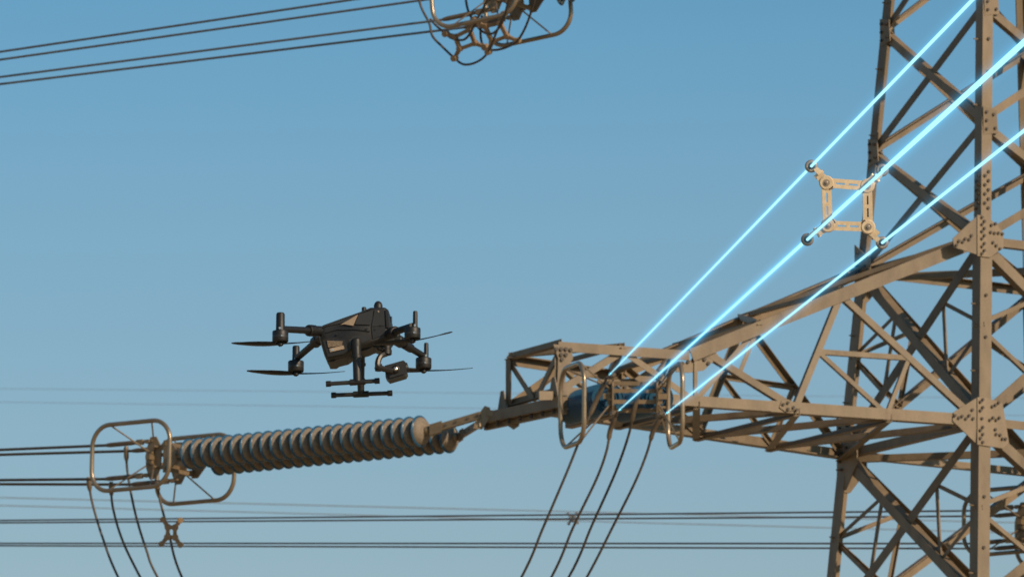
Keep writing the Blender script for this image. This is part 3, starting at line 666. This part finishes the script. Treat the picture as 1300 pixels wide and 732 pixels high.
def loft(prof, ys, ins):
    mb = MB(); n_ = len(prof); base = [dl(x, y, -.10) for x, y in prof]; cc = sum(base, V())/n_
    vs = []
    for y, s in zip(ys, ins):
        for q in base:
            v_ = q-cc; v_.y = 0; r_ = v_.length; vv = v_*((r_-s)/r_)
            vs.append(V((cc.x+vv.x, y, cc.z+vv.z)))
    fs = [tuple(range(n_-1, -1, -1)), tuple((len(ys)-1)*n_+i for i in range(n_))]
    for k in range(len(ys)-1):
        for i in range(n_): fs.append((k*n_+i, k*n_+(i+1) % n_, (k+1)*n_+(i+1) % n_, (k+1)*n_+i))
    return mb.add(vs, fs)
body = dpart('body', loft(prof, (-.112, -.104, -.09, .09, .104, .112), (.018, .006, 0, 0, .006, .018)), 'body', smooth=True)
YF = -.1125
def side(px, t=.004, mat='panel', name='side_panel', y=YF, parent=None):
    mb = MB(); mb.prism([dl(x, yy, y) for x, yy in px], V((0, -t, 0))); return dpart(name, mb, mat, parent or body)
side([(411, 414), (432, 405.5), (454, 397.5), (450, 411), (436, 409), (420, 412)], mat='panel')
side([(433, 411.5), (455, 398.5), (449, 413), (438, 411)], t=.008, mat='tan', name='window_panel')
side([(456, 398), (474, 393), (471, 412), (451, 411)], t=.006)
side([(476, 393), (488, 391.5), (489, 413), (472.5, 414)], t=.005)
side([(489.5, 392), (492.5, 394), (495, 416), (491.5, 416)], t=.007, mat='black', name='front_trim')
side([(410, 430), (424, 428), (440, 431), (442, 445), (437, 449), (417, 453)], t=.006, mat='black', name='battery_frame')
v_ = side([(415, 432), (424, 430), (437, 433), (435, 438), (417.5, 441)], t=.010, mat='black', name='vent')
for i in range(5):
    side([(416+i*.3, 432.6+i*1.75), (436-i*.2, 433.4+i*1.15), (435.8-i*.2, 434.0+i*1.15), (416.2+i*.3, 433.5+i*1.75)], t=.013, mat='tan', name='vent_slat', parent=v_)
side([(419, 442.5), (437, 438.5), (438, 443), (420, 447)], t=.012, mat='tan', name='battery_label')
side([(421, 443.5), (424, 443), (424.5, 445), (421.5, 445.6)], t=.014, mat='chrome', name='battery_latch')
side([(407.5, 414.5), (432, 404.2), (458, 395.6), (470, 391.2), (470, 392.2), (458, 396.9), (432, 405.6), (408, 415.8)], t=.006, mat='panel', name='seam_strip')
side([(414, 421), (428, 417), (452, 417), (470, 420), (470, 420.7), (452, 417.8), (428, 417.8), (414, 421.8)], t=.005, mat='black', name='seam_strip')
side([(472.2, 414.5), (489, 413.5), (490.5, 424), (474, 430)], t=.004, mat='body', name='nose_panel')
side([(443, 432), (450, 426), (468, 424), (470, 431), (456, 437), (446, 441)], t=.003, mat='panel', name='leg_fairing')
for (x, y) in ((466, 417), (477, 418), (481, 395), (428, 424), (484, 413)):
    mb = MB(); p = dl(x, y, YF); mb.cyl(p+V((0, .01, 0)), p-V((0, .008, 0)), .0042, n=8); dpart('screw', mb, 'tan' if y < 400 else 'black', body)
mb = MB(); p = dl(480, 389, -.02); mb.lathe([(.02, -.01), (.02, .008), (.016, .02), (.008, .027), (.001, .029)], p, UZ, 16); dpart('beacon_dome', mb, 'black', body, smooth=True)
mb = MB(); p = dl(462, 393, -.03); mb.lathe([(.011, -.01), (.011, .012), (.007, .016)], p, UZ, 10); dpart('top_antenna', mb, 'black', body, smooth=True)
mb = MB(); mb.prism([dl(x, y, -.08) for x, y in ((415, 452), (440, 447), (440, 453), (428, 456), (424, 459), (416, 459))], V((0, .16, 0))); dpart('battery', mb, 'black', body)
mb = MB(); mb.prism([dl(x, y, -.07) for x, y in ((456, 440), (484, 432), (488, 436), (478, 442), (474, 440), (466, 444), (458, 446))], V((0, .14, 0))); dpart('belly_plate', mb, 'black', body)
# front face lens windows
for y in (-.05, .05):
    p = dl(497, 405, y); mb = MB(); mb.cyl(p-DX*.01, p+DX*.002, .014, n=14); dpart('obstacle_sensor', mb, 'lens', body, smooth=True)
# arms, motors, antennas, rotors
ARM = [  # (hinge px, y), (tip px, y), antenna r, antenna height px
    ((405, 419, -.10), (358, 416, -.34), .0195, 30, 171, 'rear'),
    ((408, 426, .10), (373, 455, .34), .0165, 26, 4, 'rear'),
    ((494, 424, -.10), (525, 414, -.34), .0105, 28, -35, 'front'),
    ((498, 428, .10), (537, 453, .34), .0105, 26, 2, 'front')]
def rotor_blade(c, ang, R):
    mb = MB(); n_ = 9; vs = []; fs = []
    d = V((math.cos(ang), math.sin(ang), 0)); sd = V((-math.sin(ang), math.cos(ang), 0))
    for i in range(n_+1):
        t = i/n_; r_ = .012+(R-.012)*t; ch = (.020+.028*math.sin(math.pi*min(1, t*1.05+.12)*.78))*(1 if t < .92 else .55); tw = math.radians(20*(1-t)+5); th = .0035*(1-t*.6)
        f = sd*math.cos(tw)+UZ*math.sin(tw); q = c+d*r_+UZ*(.012*t*t)
        vs += [q-f*ch*.4, q+UZ*th, q+f*ch*.6, q-UZ*th]
    for i in range(n_):
        for j in range(4): fs.append((i*4+j, i*4+(j+1) % 4, (i+1)*4+(j+1) % 4, (i+1)*4+j))
    fs += [(3, 2, 1, 0), tuple(n_*4+j for j in range(4))]
    return mb.add(vs, fs)
for (h, tp, ar, ah, pa, side_n) in ARM:
    H = dl(*h); T = dl(*tp); d = (T-H).normalized()
    mb = MB(); mb.tube([H-d*.03, H+d*.05, H+d*.055, T], [.024, .023, .0165, .015], 12); a_ = dpart('arm', mb, 'black', smooth=True)
    mb = MB(); mb.tube([H+d*.03, H+d*.035, H+d*.075, H+d*.08], [.022, .027, .027, .022], 12); dpart('folding_collar', mb, 'black', a_, smooth=True)
    if side_n == 'front' and h[2] > 0:
        mb = MB(); mb.cyl(H+d*.10, H+d*.16, .021, n=12); dpart('folding_collar', mb, 'black', a_, smooth=True)
    q = V((T.x, T.y, T.z-.022))
    mb = MB(); mb.lathe([(.020, .036), (.0345, .034), (.0365, .030), (.0365, -.012), (.0345, -.015), (.02, -.016)], q-UZ*.022, UZ, 20); mt = dpart('motor', mb, 'black', a_, smooth=True)
    mb = MB(); mb.lathe([(.0366, .004), (.0366, .010)], q-UZ*.022, UZ, 20); dpart('motor_band', mb, 'panel', a_, smooth=True)
    mb = MB(); p = q-UZ*.022+V((.01, -.036, .006)); mb.cyl(p, p-DY*.003, .004, n=8); dpart('status_light', mb, 'chrome', a_)
    off = V((.012, 0, 0)) if side_n == 'front' else V((0, 0, 0))
    top_ = q+UZ*(ah/DK*.9); mb = MB(); mb.tube([q+off*.6, q+off+UZ*.02, top_+off-UZ*.006, top_+off], [ar*1.35, ar*1.05, ar, ar*.8], 14); dpart('antenna', mb, 'black', a_, smooth=True)
    mb = MB(); p = q+off+V((0, -ar*1.05, .022)); mb.cyl(p, p-DY*.004, .0055, n=8); dpart('status_light', mb, 'chrome', a_)
    hubc = q-UZ*.046
    mb = MB(); mb.lathe([(.012, .01), (.014, .004), (.014, -.006), (.006, -.012)], hubc, UZ, 12); rt = dpart('rotor', mb, 'black', smooth=True)
    for kk in (0, 1):
        dpart('blade', rotor_blade(hubc, math.radians(pa)+math.pi*kk, .225), 'black', rt, smooth='all')
# landing gear
for y, foot, name in ((-.16, ((415, 487.5), (483, 484)), 'near'), (.13, ((420, 502.5), (498, 500.5)), 'far')):
    ax_ = 455 if y < 0 else 458
    t0 = dl(453 if y < 0 else 457, 437 if y < 0 else 444, y*.75); f0 = dl(foot[0][0], foot[0][1], y); f1 = dl(foot[1][0], foot[1][1], y)
    tm = f0.lerp(f1, (ax_-foot[0][0])/(foot[1][0]-foot[0][0]))
    mb = MB(); mb.tube([t0, t0.lerp(tm, .28), t0.lerp(tm, .3), tm], [.020, .0205, .019, .0195 if y < 0 else .015], 12); lg = dpart('landing_leg', mb, 'black', smooth=True)
    mb = MB(); mb.lathe([(.010, -.03), (.022, -.024), (.024, 0), (.022, .022), (.008, .03)], t0, UZ, 14); dpart('leg_joint', mb, 'black', lg, smooth=True)
    qq = t0.lerp(tm, .33); mb = MB(); mb.tube([qq-UZ*.006, qq+UZ*.006], .024, 12); dpart('leg_collar', mb, 'black', lg, smooth=True)
    mb = MB(); mb.cyl(f0, f1, .0098, n=10); sk = dpart('skid', mb, 'panel', lg, smooth=True)
    for f, g in ((f0, f1), (f1, f0)):
        mb = MB(); mb.cyl(f, f+(g-f).normalized()*.022, .0135, n=10); dpart('end_cap', mb, 'black', sk, smooth=True)
    dd = (f1-f0).normalized(); mb = MB(); mb.tube([tm-dd*.035, tm+dd*.035], .0145, 10); dpart('skid_clamp', mb, 'black', sk, smooth=True)
# gimbal camera
mb = MB(); p = dl(491, 444, -.02); mb.lathe([(.022, .05), (.022, .0), (.024, -.002), (.024, -.022), (.018, -.026)], p, UZ, 16); gm = dpart('gimbal_mount', mb, 'black', smooth=True)
mb = MB(); mb.tube(spline([dl(491, 449, -.02), dl(484, 452, -.045), dl(480.5, 459, -.055), dl(481, 466, -.06), dl(488, 469, -.06), dl(500, 472, -.06)], 5), .0135, 8); dpart('gimbal_arm', mb, 'panel', gm, smooth=True)
mb = MB(); mb.lathe([(.016, -.02), (.017, .0), (.016, .012)], dl(481, 466, -.05), UZ, 12); dpart('gimbal_motor', mb, 'black', gm, smooth=True)
cmp_ = [(489, 464.5), (512.5, 458), (515, 460), (517, 474.5), (515, 478), (494, 484), (490, 480)]
mb = MB(); mb.prism([dl(x, y, -.045) for x, y in cmp_], V((0, .075, 0))); cb = dpart('camera_body', mb, 'body')
mb = MB(); mb.prism([dl(x, y, -.053) for x, y in ((491.5, 466), (510.5, 460.5), (513.5, 475.5), (495.5, 480.8))], V((0, .008, 0))); dpart('side_cover', mb, 'panel', cb)
p = dl(503, 469.5, -.053); mb = MB(); mb.lathe([(.018, -.004), (.018, .010), (.013, .013), (.012, .009)], p, -DY, 18); dpart('pivot_ring', mb, 'black', cb, smooth=True)
mb = MB(); mb.lathe([(.0095, .005), (.009, .0125), (.005, .015), (.001, .016)], p, -DY, 14); dpart('pivot_cap', mb, 'chrome', cb, smooth=True)
ld = (dl(516, 467, 0)-dl(503, 471, 0)).normalized()
for y, r_ in ((-.02, .022), (.018, .014)):
    p = dl(514, 468, y); mb = MB(); mb.lathe([(r_, -.01), (r_, .014), (r_*.85, .018), (r_*.8, .012)], p, ld, 16); ln = dpart('lens', mb, 'black', cb, smooth=True)
    mb = MB(); mb.lathe([(r_*.78, .010), (r_*.6, .0135), (.001, .015)], p, ld, 16); dpart('lens_glass', mb, 'lens', ln, smooth=True)
# small cables and bits under the nose
mb = MB()
for pts in ([(478, 437, -.05), (480, 443, -.05), (485, 445, -.04), (490, 440, -.02)], [(482, 436, -.04), (484, 440, -.06), (488, 443, -.05), (489, 447, -.03)], [(474, 439, -.06), (478, 441, -.06), (481, 440, -.05)]):
    mb.tube(spline([dl(*p) for p in pts], 5), .004, 6)
dpart('loose_leads', mb, 'black', gm, smooth=True)
